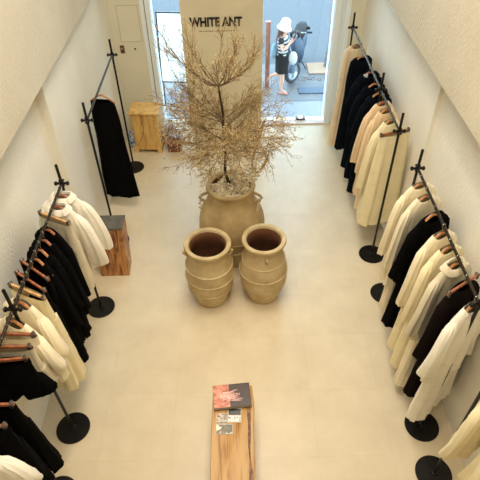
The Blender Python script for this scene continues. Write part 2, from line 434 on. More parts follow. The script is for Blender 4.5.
def hang(X, Y, yaw, hk, tone, items, group):
    """one hanger on the rail and the garment(s) on it"""
    for n, (kind, fab, nm, cat, label, P) in enumerate(items):
        g = make_garment(kind, fab, nm, P, 1 if X < 0 else -1)
        g.location = (X, Y, ZRAIL + P.get('dz', 0)); g.rotation_euler = (P.get('tilt', 0), 0, radians(yaw))
        tag(g, label, cat, group)
        if n == 0 and hk:
            h = get_hanger(hk, tone); h.location = (X, Y, ZRAIL); h.rotation_euler = (0, 0, radians(yaw))
            tag(h, ('clip hanger' if hk == 'clip' else 'wooden hanger') + ' of the ' + label, 'hanger',
                ('clip hangers' if hk == 'clip' else 'wooden hangers') + (' on the left racks' if X < 0 else ' on the right racks'))
T = 'top'; B = 'blouse'
# left far rack
hang(XL, 5.22, -10, 'wood', 'm', [('dress', 'black', 'dress', 'dress', 'plain long black sleeveless dress hanging alone', dict(L=1.42, w=.15, wh=.23, neck=.10, dip=.045, d=.05, drop=.03, fold=.008, dz=-.055))], 'dresses')
GL = 'clothes on the crowded left rack'
def lft(*a): hang(XL - .01, *a, GL)
lft(3.46, -4, 'wood', 'r', [(T, 'ivory', 'shirt', 'shirt', 'white shirt at the far end of the crowded left rack', dict(L=.62, sl=.52, sr2=.07, w=.2, collar=1, placket=1)),])
lft(3.31, -14, 'wood', 'r', [(T, 'ivory', 'shirt', 'shirt', 'second white shirt from the far end of the crowded left rack', dict(L=.72, sl=.5, sr2=.085, w=.2, wh=.26, collar=1)),])
lft(3.17, -28, 'clip', 'p', [('trousers', 'greige', 'trousers', 'trousers', 'greige trousers between white shirts and black clothes', dict(L=.85, leg=.085, hem=.1))])
lft(3.02, -35, 'wood', 'r', [(T, 'black', 'blouse', B, 'black blouse farthest of the black group on the left rack', dict(L=.78, sl=.5, w=.19))])
lft(2.90, -36, 'wood', 'r', [(T, 'black', 'blouse', B, 'second farthest black blouse of the black group on the left rack', dict(L=.9, sl=.55, w=.19))])
lft(2.79, -38, 'wood', 'm', [('dress', 'black', 'dress', 'dress', 'black dress mid-way in the black group on the left rack', dict(L=1.02, sl=.4, w=.19))])
lft(2.69, -38, 'wood', 'm', [(T, 'black', 'blouse', B, 'black blouse just behind the black trousers on the left rack', dict(L=.98, sl=.5, w=.18, fold=.018))])
lft(2.59, -38, 'clip', 'r', [('trousers', 'black', 'trousers', 'trousers', 'black trousers clipped up behind another black pair on the left rack', dict(L=1.08, leg=.09, hem=.12))])
lft(2.48, -36, 'clip', 'r', [('trousers', 'black', 'trousers', 'trousers', 'black trousers clipped up next to cream clothes, left rack', dict(L=1.04, leg=.09, hem=.11))])
lft(2.39, -26, 'clip', 'p', [('trousers', 'butter', 'trousers', 'trousers', 'long cream trousers clipped up next to black clothes, left rack', dict(L=1.08, leg=.09, hem=.12))])
lft(2.28, -30, 'wood', 'm', [(T, 'cream', 'blouse', B, 'cream blouse just beyond the near pole of the crowded left rack', dict(L=.70, sl=.28, w=.2, wh=.24, neck=.08, sr2=.08)),
    ('trousers', 'butter', 'trousers', 'trousers', 'cream trousers below the cream blouse just beyond the near left pole', dict(L=1.04, z0=-.36, w=.15, leg=.085, hem=.105, crotch=.2))])
lft(2.12, -28, 'wood', 'm', [(T, 'cream', 'blouse', B, 'cream round-necked blouse at the crowded left rack near pole', dict(L=.62, sl=.26, w=.2, wh=.24, neck=.08, sr2=.08))])
lft(2.02, -3, 'clip', 'r', [('trousers', 'cream', 'shorts', 'shorts', 'clipped cream shorts just in front of the left rack near pole', dict(L=.52, leg=.10, hem=.125, w=.17))])
lft(1.92, 0, 'clip', 'r', [('trousers', 'greige', 'shorts', 'shorts', 'greige shorts clipped up directly behind wide black shorts on the left', dict(L=.50, leg=.10, hem=.12, w=.17))])
lft(1.82, 5, 'clip', 'r', [('trousers', 'black', 'shorts', 'shorts', 'wide black shorts at the near end of the crowded left rack', dict(L=.46, leg=.11, hem=.14, w=.17))])
GL3 = 'clothes on the lower left corner rack'
hang(XL, 1.52, 0, 'clip', 'r', [('trousers', 'black', 'trousers', 'trousers', 'long black trousers farthest on the lower left corner rack', dict(L=.92, leg=.10, hem=.13, w=.17))], GL3)
hang(XL, 1.38, 4, 'clip', 'r', [('trousers', 'black', 'trousers', 'trousers', 'second black trousers on the lower left corner rack', dict(L=.9, leg=.09, hem=.11, w=.17))], GL3)
hang(XL, 1.22, 4, 'wood', 'm', [(T, 'ivory', 'blouse', B, 'cream blouse cut off by the lower left corner of the picture', dict(L=.7, sl=.22, w=.2, sr2=.07))], GL3)
# right far rack
G1 = 'clothes on the right rack nearest the door'
def r1(y, w, *a): hang(XR, y, w + 8, *a, G1)
r1(6.40, 14, 'wood', 'r', [('dress', 'sand', 'dress', 'dress', 'long sand coloured dress closest to the glass door', dict(L=1.5, w=.17, wh=.24, neck=.08, d=.08))])
r1(6.05, 14, 'wood', 'm', [('dress', 'bluelit', 'dress', 'dress', 'long black dress next to the sand coloured dress', dict(L=1.34, w=.17, wh=.20, d=.08, neck=.08))])
r1(5.62, 18, 'wood', 'r', [('dress', 'bluelit', 'dress', 'dress', 'black dress with a white tag in its neck', dict(L=1.36, w=.18, wh=.2, d=.08, neck=.09, sl=.3))])
r1(5.34, 18, 'wood', 'm', [('dress', 'bluelit', 'dress', 'dress', 'black dress between the white-tagged one and the middle pole', dict(L=1.32, w=.18, wh=.21, d=.08, sl=.35))])
r1(5.12, 18, 'wood', 'm', [('dress', 'bluelit', 'dress', 'dress', 'black dress nearest the peach blouses on the far right rack', dict(L=1.38, w=.18, wh=.21, d=.08, sl=.4))])
r1(4.92, 22, 'wood', 'r', [(T, 'peach', 'blouse', B, 'peach blouse next to the black dresses', dict(L=.85, sl=.58, w=.19, sr2=.065)),
    ('trousers', 'peach', 'trousers', 'trousers', 'peach trousers hanging below the peach blouse next to the black dresses', dict(L=1.24, z0=-.45, w=.15, hem=.1, crotch=.25))])
r1(4.76, 22, 'wood', 'm', [(T, 'peach', 'blouse', B, 'peach blouse second from the black dresses', dict(L=.9, sl=.6, w=.19)),
    ('trousers', 'peach', 'trousers', 'trousers', 'peach trousers below the second peach blouse on the far right rack', dict(L=1.34, z0=-.45, w=.15, hem=.1, crotch=.25))])
r1(4.55, 24, 'wood', 'm', [(T, 'butter', 'blouse', B, 'butter yellow blouse just beyond the far right rack near pole', dict(L=.95, sl=.62, w=.2, wh=.25, sr2=.08)),
    ('skirt', 'butter', 'skirt', 'skirt', 'butter yellow skirt below the butter yellow blouse', dict(L=1.28, z0=-.5, w=.16, wh=.22, d=.07))])
r1(4.33, 10, 'clip', 'r', [('skirt', 'butter', 'skirt', 'skirt', 'long pale yellow clipped skirt at the far right rack near pole', dict(L=1.2, w=.165, wh=.24, d=.08))])
# right middle rack
G2 = 'clothes on the middle right rack'
def r2(y, w, *a): hang(XR + .015, y, w + 9, *a, G2)
r2(3.50, 18, 'wood', 'm', [(T, 'cream', 'coat', 'coat', 'long cream coat at the far end of the middle right rack', dict(L=1.18, sl=.62, w=.2, wh=.2, sr2=.055)),])
r2(3.33, 20, 'wood', 'm', [(T, 'cream', 'coat', 'coat', 'cream long coat directly beyond the black top', dict(L=1.1, sl=.62, w=.2, wh=.21, sr2=.055)),
    ('trousers', 'cream', 'trousers', 'trousers', 'cream trousers hanging below the coat beyond the black top', dict(L=1.42, z0=-.6, w=.15, hem=.1, crotch=.25))])
r2(3.10, 22, 'wood', 'm', [(T, 'black', 'blouse', B, 'black wide-necked top among cream clothes on the middle right rack', dict(L=.78, sl=.50, w=.21, wh=.22, sr2=.06, neck=.095, dip=.06)),
    ('trousers', 'black', 'trousers', 'trousers', 'black trousers hanging below the black wide-necked top', dict(L=1.36, z0=-.4, w=.17, leg=.095, hem=.125, crotch=.25))])
r2(2.88, 22, 'wood', 'm', [(T, 'cream', 'blouse', B, 'cream blouse directly in front of the black wide-necked top', dict(L=.8, sl=.58, w=.2, wh=.23, sr2=.055)),
    ('trousers', 'butter', 'trousers', 'trousers', 'cream trousers directly in front of the black trousers on the right', dict(L=1.42, z0=-.4, w=.16, leg=.09, hem=.12, crotch=.25))])
r2(2.72, 22, 'wood', 'm', [(T, 'butter', 'blouse', B, 'cream blouse second in front of the black wide-necked top', dict(L=.8, sl=.58, w=.2, wh=.23, sr2=.055)),
    ('trousers', 'butter', 'trousers', 'trousers', 'cream trousers second in front of the black trousers on the right', dict(L=1.48, z0=-.4, w=.16, leg=.09, hem=.12, crotch=.25))])
r2(2.55, 22, 'wood', 'm', [(T, 'greige', 'shirt', 'shirt', 'pale grey-beige collared shirt on the middle right rack', dict(L=.78, sl=.55, w=.2, wh=.23, collar=1, placket=1, sr2=.06)),
    ('trousers', 'cream', 'trousers', 'trousers', 'cream trousers below the pointed collar shirt', dict(L=1.50, z0=-.4, w=.16, leg=.09, hem=.12, crotch=.25))])
r2(2.36, 24, 'clip', 'r', [(T, 'brownblack', 'jacket', 'jacket', 'brown-black jacket beside the white blouse on the middle right rack', dict(L=.74, sl=.56, w=.2, wh=.22, sr2=.055)),
    ('trousers', 'brownblack', 'trousers', 'trousers', 'brown-black trousers below the brown-black jacket', dict(L=1.36, z0=-.4, w=.16, leg=.09, hem=.11, crotch=.25))])
r2(2.17, 24, 'wood', 'm', [(T, 'ivory', 'blouse', B, 'white half-sleeved blouse at the near pole of the middle right rack', dict(L=.78, sl=.48, w=.215, wh=.27, sr2=.08)),
    ('trousers', 'ivory', 'trousers', 'trousers', 'white trousers below the white half-sleeved blouse', dict(L=1.38, z0=-.4, w=.17, leg=.095, hem=.13, crotch=.25))])
G3 = 'clothes on the lower right corner rack'
def r3(y, w, *a): hang(XR, y, w + 9, *a, G3)
r3(1.56, 22, 'wood', 'm', [(T, 'butter', 'blouse', B, 'pale yellow blouse farthest on the lower right corner rack', dict(L=.66, sl=.52, w=.21, wh=.24, sr2=.055))])
r3(1.34, 24, 'wood', 'm', [(T, 'butter', 'blouse', B, 'pale yellow blouse second on the lower right corner rack', dict(L=.7, sl=.55, w=.21, wh=.24, sr2=.055))])
r3(1.14, 24, 'wood', 'm', [(T, 'cream', 'blouse', B, 'pale yellow blouse nearest the lower right corner of the picture', dict(L=.7, sl=.52, w=.21, wh=.24, sr2=.055))])
tg = MB().box((-.028, -.002, -.04), (.028, .002, .04)).build('price_tag', mat('white_card', (240, 240, 240), .7), loc=(XR - .04, 5.585, 1.535)); tg.rotation_euler = (0, 0, .3)
tag(tg, 'white paper tag in the neck of a black dress', 'tag')
# ---------------------------------------------------------------- terracotta jars
def jar(name, loc, prof, inner, bands, m, label, handles=(), hz=0, hr=0, rot=0):
    j = empty(name, loc, rot); tag(j, label, 'jar', 'terracotta jars in the middle of the floor')
    # body with wobble
    n = 64; rs = []
    def wob(a, z): return 1 + .006 * sin(3 * a + z * 5) + .004 * sin(5 * a - z * 9)
    pr = []
    for k in range(len(prof) - 1):     # smooth profile
        for t in range(4):
            p0 = prof[max(k - 1, 0)]; p1 = prof[k]; p2 = prof[k + 1]; p3 = prof[min(k + 2, len(prof) - 1)]; u = t / 4
            pr.append(tuple(.5 * (2 * p1[i] + (p2[i] - p0[i]) * u + (2 * p0[i] - 5 * p1[i] + 4 * p2[i] - p3[i]) * u * u + (3 * p1[i] - p0[i] - 3 * p2[i] + p3[i]) * u ** 3) for i in (0, 1)))
    pr.append(prof[-1])
    for r, z in pr: rs.append([(r * wob(2 * pi * q / n, z) * cos(2 * pi * q / n), r * wob(2 * pi * q / n, z) * sin(2 * pi * q / n), z) for q in range(n)])
    MB().rings(rs, True, False).build('body', m, j)
    R, Z = prof[-1]
    # rolled rim
    rim = [(R - .004, Z - .035), (R + .014, Z - .024), (R + .022, Z - .006), (R + .016, Z + .012), (R, Z + .018), (R - .022, Z + .010), (R - .03, Z - .012)]
    MB().lathe(rim, 64).build('rim', m, j)
    MB().lathe([(R - .028, Z - .008)] + [(r - .03, z) for r, z in reversed(pr[4:-4])] + [(.03, .06)], 48, cap1=True).build('inside', M_TIN, j)
    for z in bands:
        r = min(pr, key=lambda q: abs(q[1] - z))[0]
        MB().lathe([(r - .006, z - .014), (r + .008, z - .004), (r + .008, z + .004), (r - .006, z + .014)], 64).build('band', m, j)
    for a in handles:
        r = min(pr, key=lambda q: abs(q[1] - hz))[0]
        pts = [(r - .01 + hr * sin(pi * k / 10) * (1.0 if k < 6 else .9), 0, hz - hr * 1.5 * k / 10 + .02 * sin(pi * k / 10)) for k in range(11)]
        MB().tube(pts, [.018 - .004 * sin(pi * k / 10) for k in range(11)], 10).xf(Matrix.Rotation(a, 4, 'Z')).build('handle', m, j)
    return j
jar('terracotta_jar', (-.32, 3.63, 0), [(.155, 0), (.17, .03), (.20, .14), (.236, .28), (.248, .42), (.232, .56), (.205, .68), (.20, .76), (.213, .80)], 0, (.24, .40, .54), M_TERRA2,
    'front left terracotta jar with a wide open mouth and tiny ear handles', (pi + .15, -.1), .745, .055)
jar('terracotta_jar', (.235, 3.66, 0), [(.15, 0), (.165, .03), (.20, .14), (.238, .28), (.245, .42), (.222, .56), (.192, .68), (.188, .77), (.20, .82)], 0, (.26, .42, .58), M_TERRA2,
    'front right terracotta jar with a wide open mouth and one small lug facing the bench', (-pi / 2 + .1,), .72, .042)
jar('terracotta_jar', (-.085, 4.24, 0), [(.19, 0), (.205, .03), (.26, .18), (.32, .36), (.358, .53), (.335, .70), (.262, .86), (.222, .97), (.234, 1.05)], 0, (.34, .50), M_TERRA,
    'largest terracotta jar behind the other two, holding the bare tree', (pi + .12, -.2), .99, .115)
# small hanging ornaments on the big jar's handles
M_SHELL = mat('pale_shell', (226, 206, 166), .6, nscale=30, namp=.12)
for (ox, oy, lb) in ((-.40, 4.19, 'pale shell garland hanging from the left handle of the largest jar'), (.20, 4.12, 'pale shell garland hanging from the right handle of the largest jar')):
    g = empty('shell_garland', (ox, oy, .97)); tag(g, lb, 'ornament', 'shell garlands on the jar handles')
    random.seed(int(ox * 100) + 90)
    MB().tube([(0, 0, .02), (.004, 0, -.08), (0, 0, -.2)], .002, 5).build('string', M_SHELL, g)
    for k in range(6):
        MB().ell((random.uniform(-.018, .018), random.uniform(-.012, .0), -.01 - .032 * k), .017, .008, .014, 8, 5).build('shell', M_SHELL, g)
# dried flower filling
random.seed(5)
mb = MB()
for k in range(760):
    a = random.uniform(0, 2 * pi); r = .2 * math.sqrt(random.random())
    if a > 2.0 and a < 3.0 and r > .10: continue
    c = (r * cos(a), r * sin(a), .0 + random.uniform(0, .12) * (1.15 - r / .22))
    s = random.uniform(.010, .021); i = len(mb.v)
    mb.ell((0, 0, 0), s, s * .7, s * .5, 7, 5)
    mb.xf(Matrix.Translation(c) @ Matrix.Rotation(random.uniform(0, 3), 4, 'X') @ Matrix.Rotation(random.uniform(0, 3), 4, 'Z'), i)
for k in range(110):
    a = random.uniform(-.8, .9); r = random.uniform(.1, .32); s = random.uniform(.012, .024); i = len(mb.v)
    mb.ell((0, 0, 0), s, s * .6, s * .5, 7, 5).xf(Matrix.Translation((r * cos(a), r * sin(a) * .7, .08 + r * .35 + random.uniform(0, .04))) @ Matrix.Rotation(random.uniform(0, 3), 4, 'X'), i)
fl = mb.build('dried_flowers', mat('dried_petals', (240, 228, 200), .8, nscale=20, col2=(222, 202, 166)), loc=(-.085, 4.24, 1.015))
tag(fl, 'heap of pale dried petals filling the mouth of the largest jar', 'dried flowers', kind='stuff')
# ---------------------------------------------------------------- tree
random.seed(21)
tree = empty('bare_tree', (-.10, 4.24, .72)); tag(tree, 'thin bare tree with fine tan twigs standing in the largest jar', 'tree')
M_TRUNK = mat('dark_branch', (62, 44, 30), .8, nscale=40, namp=.2)
M_TWIG = mat('tan_twig', (150, 122, 76), .8, nscale=20, col2=(112, 88, 52))
M_LEAF = mat('tan_leaflet', (206, 182, 132), .8, nscale=8, col2=(160, 134, 88))
T0 = Vector((0, 0, 0))
trunk_pts = [(0.03, -.02, -.1), (.015, -.02, .3), (-.035, -.02, .52), (-.02, 0, .75), (-.035, 0, .95), (-.03, 0, 1.15), (-.06, 0, 1.43)]
MB().tube(trunk_pts, [.018, .017, .016, .013, .012, .011, .009], 8).build('trunk', M_TRUNK, tree)
br_mb, tw_mb, leaves = MB(), MB(), []
def curve(p, d, L, up, n, wob):
    pts = [p.copy()]; d = d.normalized(); q = p.copy()
    for k in range(n):
        d = (d + Vector((random.gauss(0, wob), random.gauss(0, wob), random.gauss(0, wob) + up))).normalized()
        q = q + d * (L / n); pts.append(q.copy())
    return pts
def leafs(pts, dens):
    for k in range(1, len(pts)):
        for _ in range(dens):
            q = pts[k] + Vector([random.gauss(0, .010) for _ in range(3)])
            leaves.append((q, random.uniform(.0032, .0062)))
def spray(p, d, L, up, n2, n3, r, dens=1, spread=.55):
    main = curve(p, d, L, up, 9, .07)
    br_mb.tube(main, [r * (1 - .75 * k / 9) for k in range(10)], 5, False)
    for k in range(n2):
        t = random.uniform(.18, 1); i = min(8, int(t * 9)); q = main[i].lerp(main[i + 1], t * 9 - i)
        dd = (main[i + 1] - main[i]).normalized() + Vector([random.gauss(0, spread) for _ in range(3)])
        l2 = L * random.uniform(.22, .5)
        s = curve(q, dd, l2, up * 1.2, 6, .1)
        tw_mb.tube(s, [.0028 * (1 - .6 * m / 6) for m in range(7)], 3, False)
        leafs(s[3:], dens)
        for _ in range(n3):
            j = random.randint(1, 5)
            ddd = (s[j + 1] - s[j]).normalized() + Vector([random.gauss(0, .55) for _ in range(3)])
            z = curve(s[j], ddd, l2 * random.uniform(.25, .6), up, 3, .12)
            tw_mb.tube(z, .0014, 3, False)
            leafs(z[1:], dens)
fork = Vector(trunk_pts[-1])
# upper crown: shallow bowl, longer to the left
for k in range(11):
    a = 2 * pi * k / 11 + random.uniform(-.15, .15)
    rch = .22 + .17 * max(0, -cos(a)) + random.uniform(-.04, .04)
    el = random.uniform(.12, .42)
    d = Vector((cos(a), sin(a), el))
    spray(fork, d, rch + .22, .105, 12, 3, .0055, 1, .34)
for k in range(4):
    a = random.uniform(0, 6.3)
    spray(fork, Vector((cos(a) * .6, sin(a) * .6, .8)), .36, .05, 7, 2, .004, 1, .4)
# lower crown: dense wide ball
for k in range(32):
    z = random.uniform(.84, 1.12); a = 2 * pi * k / 34 * 5 + random.uniform(-.3, .3)
    el = random.uniform(-.02, .5)
    L = random.uniform(.42, .60)
    spray(Vector((-.03, 0, z)), Vector((cos(a), sin(a), el)), L, random.uniform(-.02, .05), 17, 4, .0045, 2, .5)
for k in range(9):
    a = 2 * pi * k / 9
    spray(Vector((-.03, 0, .74)), Vector((cos(a), sin(a) , .05)), .45, .0, 13, 4, .004, 2, .5)
br_mb.build('branches', mat('brown_branch', (96, 72, 46), .8), tree)
o = tw_mb.build('twigs', M_TWIG, tree); o['kind'] = 'stuff'
lm = MB()
for q, s in leaves:
    a = Vector([random.gauss(0, 1) for _ in range(3)]).normalized(); b = a.orthogonal().normalized(); c_ = a.cross(b)
    i = len(lm.v); lm.v += [tuple(q - a * s * 1.5), tuple(q + b * s), tuple(q + a * s * 1.5), tuple(q - b * s), tuple(q + c_ * s * .5), tuple(q - c_ * s * .5)]
    lm.f += [(i, i + 1, i + 4), (i + 1, i + 2, i + 4), (i + 2, i + 3, i + 4), (i + 3, i, i + 4), (i + 1, i, i + 5), (i + 2, i + 1, i + 5), (i + 3, i + 2, i + 5), (i, i + 3, i + 5)]
o = lm.build('leaflets', M_LEAF, tree, smooth=False); o['kind'] = 'stuff'
# curled dried leaves poking out to the right
M_DL = mat('dried_leaf_tan', (196, 160, 104), .8, nscale=30, col2=(160, 122, 72))
for (p0, p1, p2, wd, lb) in (((.24, .30, .35), (.32, .50, .62), (.40, .50, .82), .022, 1), ((.2, .1, .33), (.38, .12, .42), (.42, .2, .60), .02, 2)):
    p0, p1, p2 = Vector(p0), Vector(p1), Vector(p2); rs = []
    for k in range(10):
        t = k / 9; c = p0 * (1 - t) ** 2 + p1 * 2 * t * (1 - t) + p2 * t * t; ww = wd * sin(pi * min(.97, max(.06, t))) ** .7
        rs.append([(c.x - ww, c.y, c.z), (c.x, c.y - .012, c.z - .004), (c.x + ww, c.y, c.z), (c.x, c.y - .004, c.z + .004)])
    MB().rings(rs, True, True).build('dried_leaf', M_DL, tree)
# ---------------------------------------------------------------- bench with book and prints
bn = empty('bench', (-.09, 1.55, 0)); tag(bn, 'long narrow live-edge wooden bench with a book on its far end', 'bench')
def slab():
    x0, x1, y0, y1, z0, z1 = -.165, .165, -.9, .735, .385, .45
    pts = []
    for k in range(25): 
        t = k / 24; y = y0 + (y1 - .03 - y0) * t; pts.append((x1 + .006 * sin(9 * t) + .004 * sin(23 * t), y))
    pts += [(x1 - .008, y1 - .008), (x1 - .03, y1), (x0 + .03, y1), (x0 + .008, y1 - .008)]
    for k in range(25):
        t = 1 - k / 24; y = y0 + (y1 - .03 - y0) * t; pts.append((x0 + .004 * sin(7 * t), y))
    r = [[(x, y, z) for x, y in pts] for z in (z0, z1 - .006)]
    r2 = [(x * .975, y - .004 if y > .7 else y, z1) for x, y in pts]
    return MB().rings(r + [r2], True, True)
slab().build('top', M_BENCH, bn)
mb = MB(); rs = []
for k in range(30):
    t = k / 29; y = .60 - 1.45 * t; w_ = .006 + .012 * abs(sin(t * 9 + .6)) + .004 * sin(t * 31); x = .118 + .014 * sin(t * 5) + .006 * sin(t * 17)
    rs.append([(x - w_, y, .4495), (x, y, .4525), (x + w_, y, .4495)])
mb.rings(rs, closed=False).build('bark_seam', M_BARK, bn)
for yy in (-.7, .5):
    MB().box((-.14, yy - .035, 0), (.14, yy + .035, .385)).build('leg', M_BENCH, bn, bevel=.006)
MB().box((-.025, -.66, .14), (.025, .46, .2)).build('stretcher', M_BENCH, bn, bevel=.004)
# picture materials
def picture(name, cols, scale, detail=2, dist=1.2, stretch=(1, 1, 1)):
    m, nt, p = new_mat(name)
    tc = nt.nodes.new('ShaderNodeTexCoord'); mp = nt.nodes.new('ShaderNodeMapping'); mp.inputs['Scale'].default_value = stretch
    nt.links.new(tc.outputs['Object'], mp.inputs[0])
    n = nt.nodes.new('ShaderNodeTexNoise'); n.inputs['Scale'].default_value = scale; n.inputs['Detail'].default_value = detail; n.inputs['Distortion'].default_value = dist
    nt.links.new(mp.outputs[0], n.inputs[0])
    cr = nt.nodes.new('ShaderNodeValToRGB'); e = cr.color_ramp.elements
    e[0].position, e[0].color = cols[0][0], rgb(*cols[0][1]); e[1].position, e[1].color = cols[-1][0], rgb(*cols[-1][1])
    for q, cc in cols[1:-1]: z = e.new(q); z.color = rgb(*cc)
    nt.links.new(n.outputs[0], cr.inputs[0]); nt.links.new(cr.outputs[0], p.inputs['Base Color']); p.inputs['Roughness'].default_value = .3
    return m
bk = empty('book', (-.095, 2.165, .451), radians(5)); tag(bk, 'hardcover book with a dark and coral cover lying on the bench', 'book')
MB().box((-.148, -.098, .004), (.146, .098, .036)).build('pages', mat('book_pages', (196, 188, 172), .8, nscale=200, namp=.15, stretch=(1, 1, 40)), bk, smooth=False)
mb = MB().box((-.152, -.102, 0), (.152, .102, .004)).box((-.152, -.102, .036), (.152, .102, .040)).box((-.152, .098, .0), (.152, .102, .04))
cv = mb.build('cover', mat('book_cover_dark', (66, 48, 40), .35), bk, smooth=False)
MB().box((-.151, -.101, .040), (-.02, .101, .0405)).build('cover_picture', picture('coral_cover', [(.3, (120, 50, 36)), (.45, (206, 120, 92)), (.6, (232, 160, 130)), (.75, (150, 70, 50))], 9, 3, 2, (1, 1.6, 1)), cv, smooth=False)
# pale feathery streaks across the cover
random.seed(9); mb = MB()
for k in range(26):
    x0 = random.uniform(-.10, .0); y0 = random.uniform(-.035, .035); L = random.uniform(.06, .14); a = random.uniform(-.35, .35)
    pts = [(x0 + L * t, y0 + L * t * sin(a) + .01 * sin(t * 3 + k), .0412) for t in (0, .35, .7, 1)]
    rs = [[(x, y - .0035 * (1 - .6 * i / 3), z), (x, y, z + .0004), (x, y + .0035 * (1 - .6 * i / 3), z)] for i, (x, y, z) in enumerate(pts)]
    mb.rings(rs, closed=False)
mb.build('cover_streaks', mat('pink_white_ink', (240, 206, 196), .4, nscale=60, col2=(226, 140, 124)), cv, smooth=False)
M_BORD = mat('print_border', (226, 220, 206), .5, namp=.02)
def card(loc, wx, wy, rot, pics, label):
    c = MB().box((-wx / 2, -wy / 2, 0), (wx / 2, wy / 2, .0015)).build('photo_print', M_BORD, smooth=False, loc=loc); c.rotation_euler = (0, 0, rot)
    tag(c, label, 'photo print', 'photo prints on the bench')
    for (x0, y0, x1, y1, mm) in pics:
        MB().box((x0, y0, .0015), (x1, y1, .0018)).build('picture', mm, c, smooth=False)
PA = picture('print_landscape', [(.35, (70, 58, 42)), (.47, (150, 130, 100)), (.55, (225, 218, 205)), (.7, (110, 90, 60))], 22, 3, 1, (1, 2, 1))
PB = mat('print_black', (26, 24, 24), .3, nscale=60, col2=(50, 46, 44))
PC = picture('print_snow', [(.35, (70, 66, 62)), (.48, (224, 220, 214)), (.7, (240, 238, 234))], 24, 3, 1.5)
PD = picture('print_animal', [(.4, (92, 82, 60)), (.52, (120, 106, 78)), (.58, (228, 220, 200)), (.7, (240, 236, 224))], 15, 1, 1)
card((-.176, 1.985, .4515), .084, .085, .02, [(-.04, -.04, .04, .003, PA), (-.04, .006, .04, .04, PA)], 'square photo print on the bench, left of the black-topped print')
card((-.075, 2.01, .4515), .108, .118, -.02, [(-.05, .002, .05, .054, PB), (-.05, -.052, .05, -.002, PC)], 'photo print with a black upper half touching the book')
card((-.155, 1.895, .4535), .132, .082, .0, [(-.063, -.038, .063, .038, PD)], 'photo print of a pale shape on brown, nearest the camera')
# ---------------------------------------------------------------- wooden pedestal
st = empty('pedestal', (-1.42, 4.12, 0)); tag(st, 'dark-grained solid wood pedestal block with a grey slate top, beside the crowded left rack', 'pedestal')
MB().rings([[(x, y, z) for x, y in q] for z, q in ((0, ((-.16, -.15), (.16, -.15), (.15, .08), (-.16, .08))), (.62, ((-.15, -.06), (.16, -.06), (.165, .16), (-.15, .16))))], True, True).build('block', M_STUMP, st, bevel=.004)
MB().rings([[(x, y, z) for x, y in q] for z, q in ((.62, ((-.155, -.065), (.163, -.065), (.168, .165), (-.155, .165))), (.637, ((-.155, -.062), (.163, -.062), (.17, .168), (-.155, .168))))], True, True).build('top', M_SLATE, st, bevel=.003)
# ---------------------------------------------------------------- pine cabinet
cb = empty('cabinet', (-1.31, 6.58, 0), radians(-5)); tag(cb, 'small pine cabinet with a cable hanging down its side, by the left door frame', 'cabinet')
MB().box((-.185, -.13, .10), (.185, .14, .63)).build('body', M_PINE, cb, bevel=.004)
MB().box((-.215, -.16, .63), (.215, .17, .655)).build('top', M_PINE, cb, bevel=.006)
mb = MB().box((-.205, -.15, .06), (.205, .16, .10))
for sx in (-1, 1):
    for sy in (-.15, .16 - .05): 
        mb.box((min(sx * .205, sx * .14), sy, 0), (max(sx * .205, sx * .14), sy + .05, .06))
mb.build('plinth', M_PINE, cb, smooth=False)
for z0 in (.12, .29, .46):
    d = MB().box((.185, -.115, z0), (.195, .125, z0 + .155)).build('drawer', wood('lit_pale_drawer', (240, 214, 160), (232, 200, 140), (214, 178, 118), (5, 5, 2), 3, 4), cb, smooth=False)  # drawer wood paled for the light falling on this side
    MB().ell((.205, .005, z0 + .08), .012, .012, .012).build('knob', M_PINE, d)
MB().tube([(-.02, -.133, .61), (-.03, -.136, .5), (-.02, -.136, .4), (-.045, -.136, .3), (-.10, -.136, .2), (-.14, -.137, .12)], .0035, 6).build('cable', M_CABLE, cb)
MB().box((.07, -.132, .575), (.13, -.1295, .60)).build('label_plate', mat('pale_wood_label', (238, 222, 170), .6), cb, smooth=False)
# blue and white ceramics
def ceramic(name):
    m, nt, p = new_mat(name)
    tc = nt.nodes.new('ShaderNodeTexCoord'); v = nt.nodes.new('ShaderNodeTexNoise'); v.inputs['Scale'].default_value = 24; v.inputs['Distortion'].default_value = 2
    nt.links.new(tc.outputs['Object'], v.inputs[0]); cr = nt.nodes.new('ShaderNodeValToRGB'); cr.color_ramp.interpolation = 'CONSTANT'
    cr.color_ramp.elements[0].color = rgb(70, 120, 170); cr.color_ramp.elements[1].position = .5; cr.color_ramp.elements[1].color = rgb(232, 238, 240)
    nt.links.new(v.outputs[0], cr.inputs[0]); nt.links.new(cr.outputs[0], p.inputs['Base Color']); p.inputs['Roughness'].default_value = .15
    return m
M_CER = ceramic('blue_white_ceramic')
BOWL = [(.035, 0), (.04, .012), (.075, .045), (.10, .085), (.095, .087), (.07, .05), (.03, .02)]
def pot(name, loc, prof, label, cat, sc=1):
    o = MB().lathe([(r * sc, z * sc) for r, z in prof], 28, cap0=True, cap1=True).build(name, M_CER, loc=loc); tag(o, label, cat); return o
rb = empty('wooden_box', (-.93, 6.52, 0)); tag(rb, 'low reddish-brown wooden box on the floor beside the pine cabinet', 'box')
M_RED = wood('red_brown_wood', (130, 70, 56), (106, 52, 42), (72, 34, 28), (3, 3, 3), 4)
MB().box((-.10, -.09, 0), (.10, .09, .15)).build('body', M_RED, rb, bevel=.004)
MB().box((-.115, -.105, .15), (.115, .105, .17)).build('lid', mat('dusty_red_lid', (176, 120, 108), .4, nscale=20, col2=(120, 66, 56)), rb, bevel=.004)
pot('ceramic_bowl', (-.92, 6.55, .17), BOWL, 'blue and white bowl resting on the low reddish box', 'bowl')
pot('ceramic_vase', (-1.02, 6.83, 0), [(.06, 0), (.09, .06), (.10, .14), (.07, .22), (.04, .26), (.05, .29), (.042, .29), (.03, .25)], 'blue and white vase on the floor between the box and the door frame', 'vase')
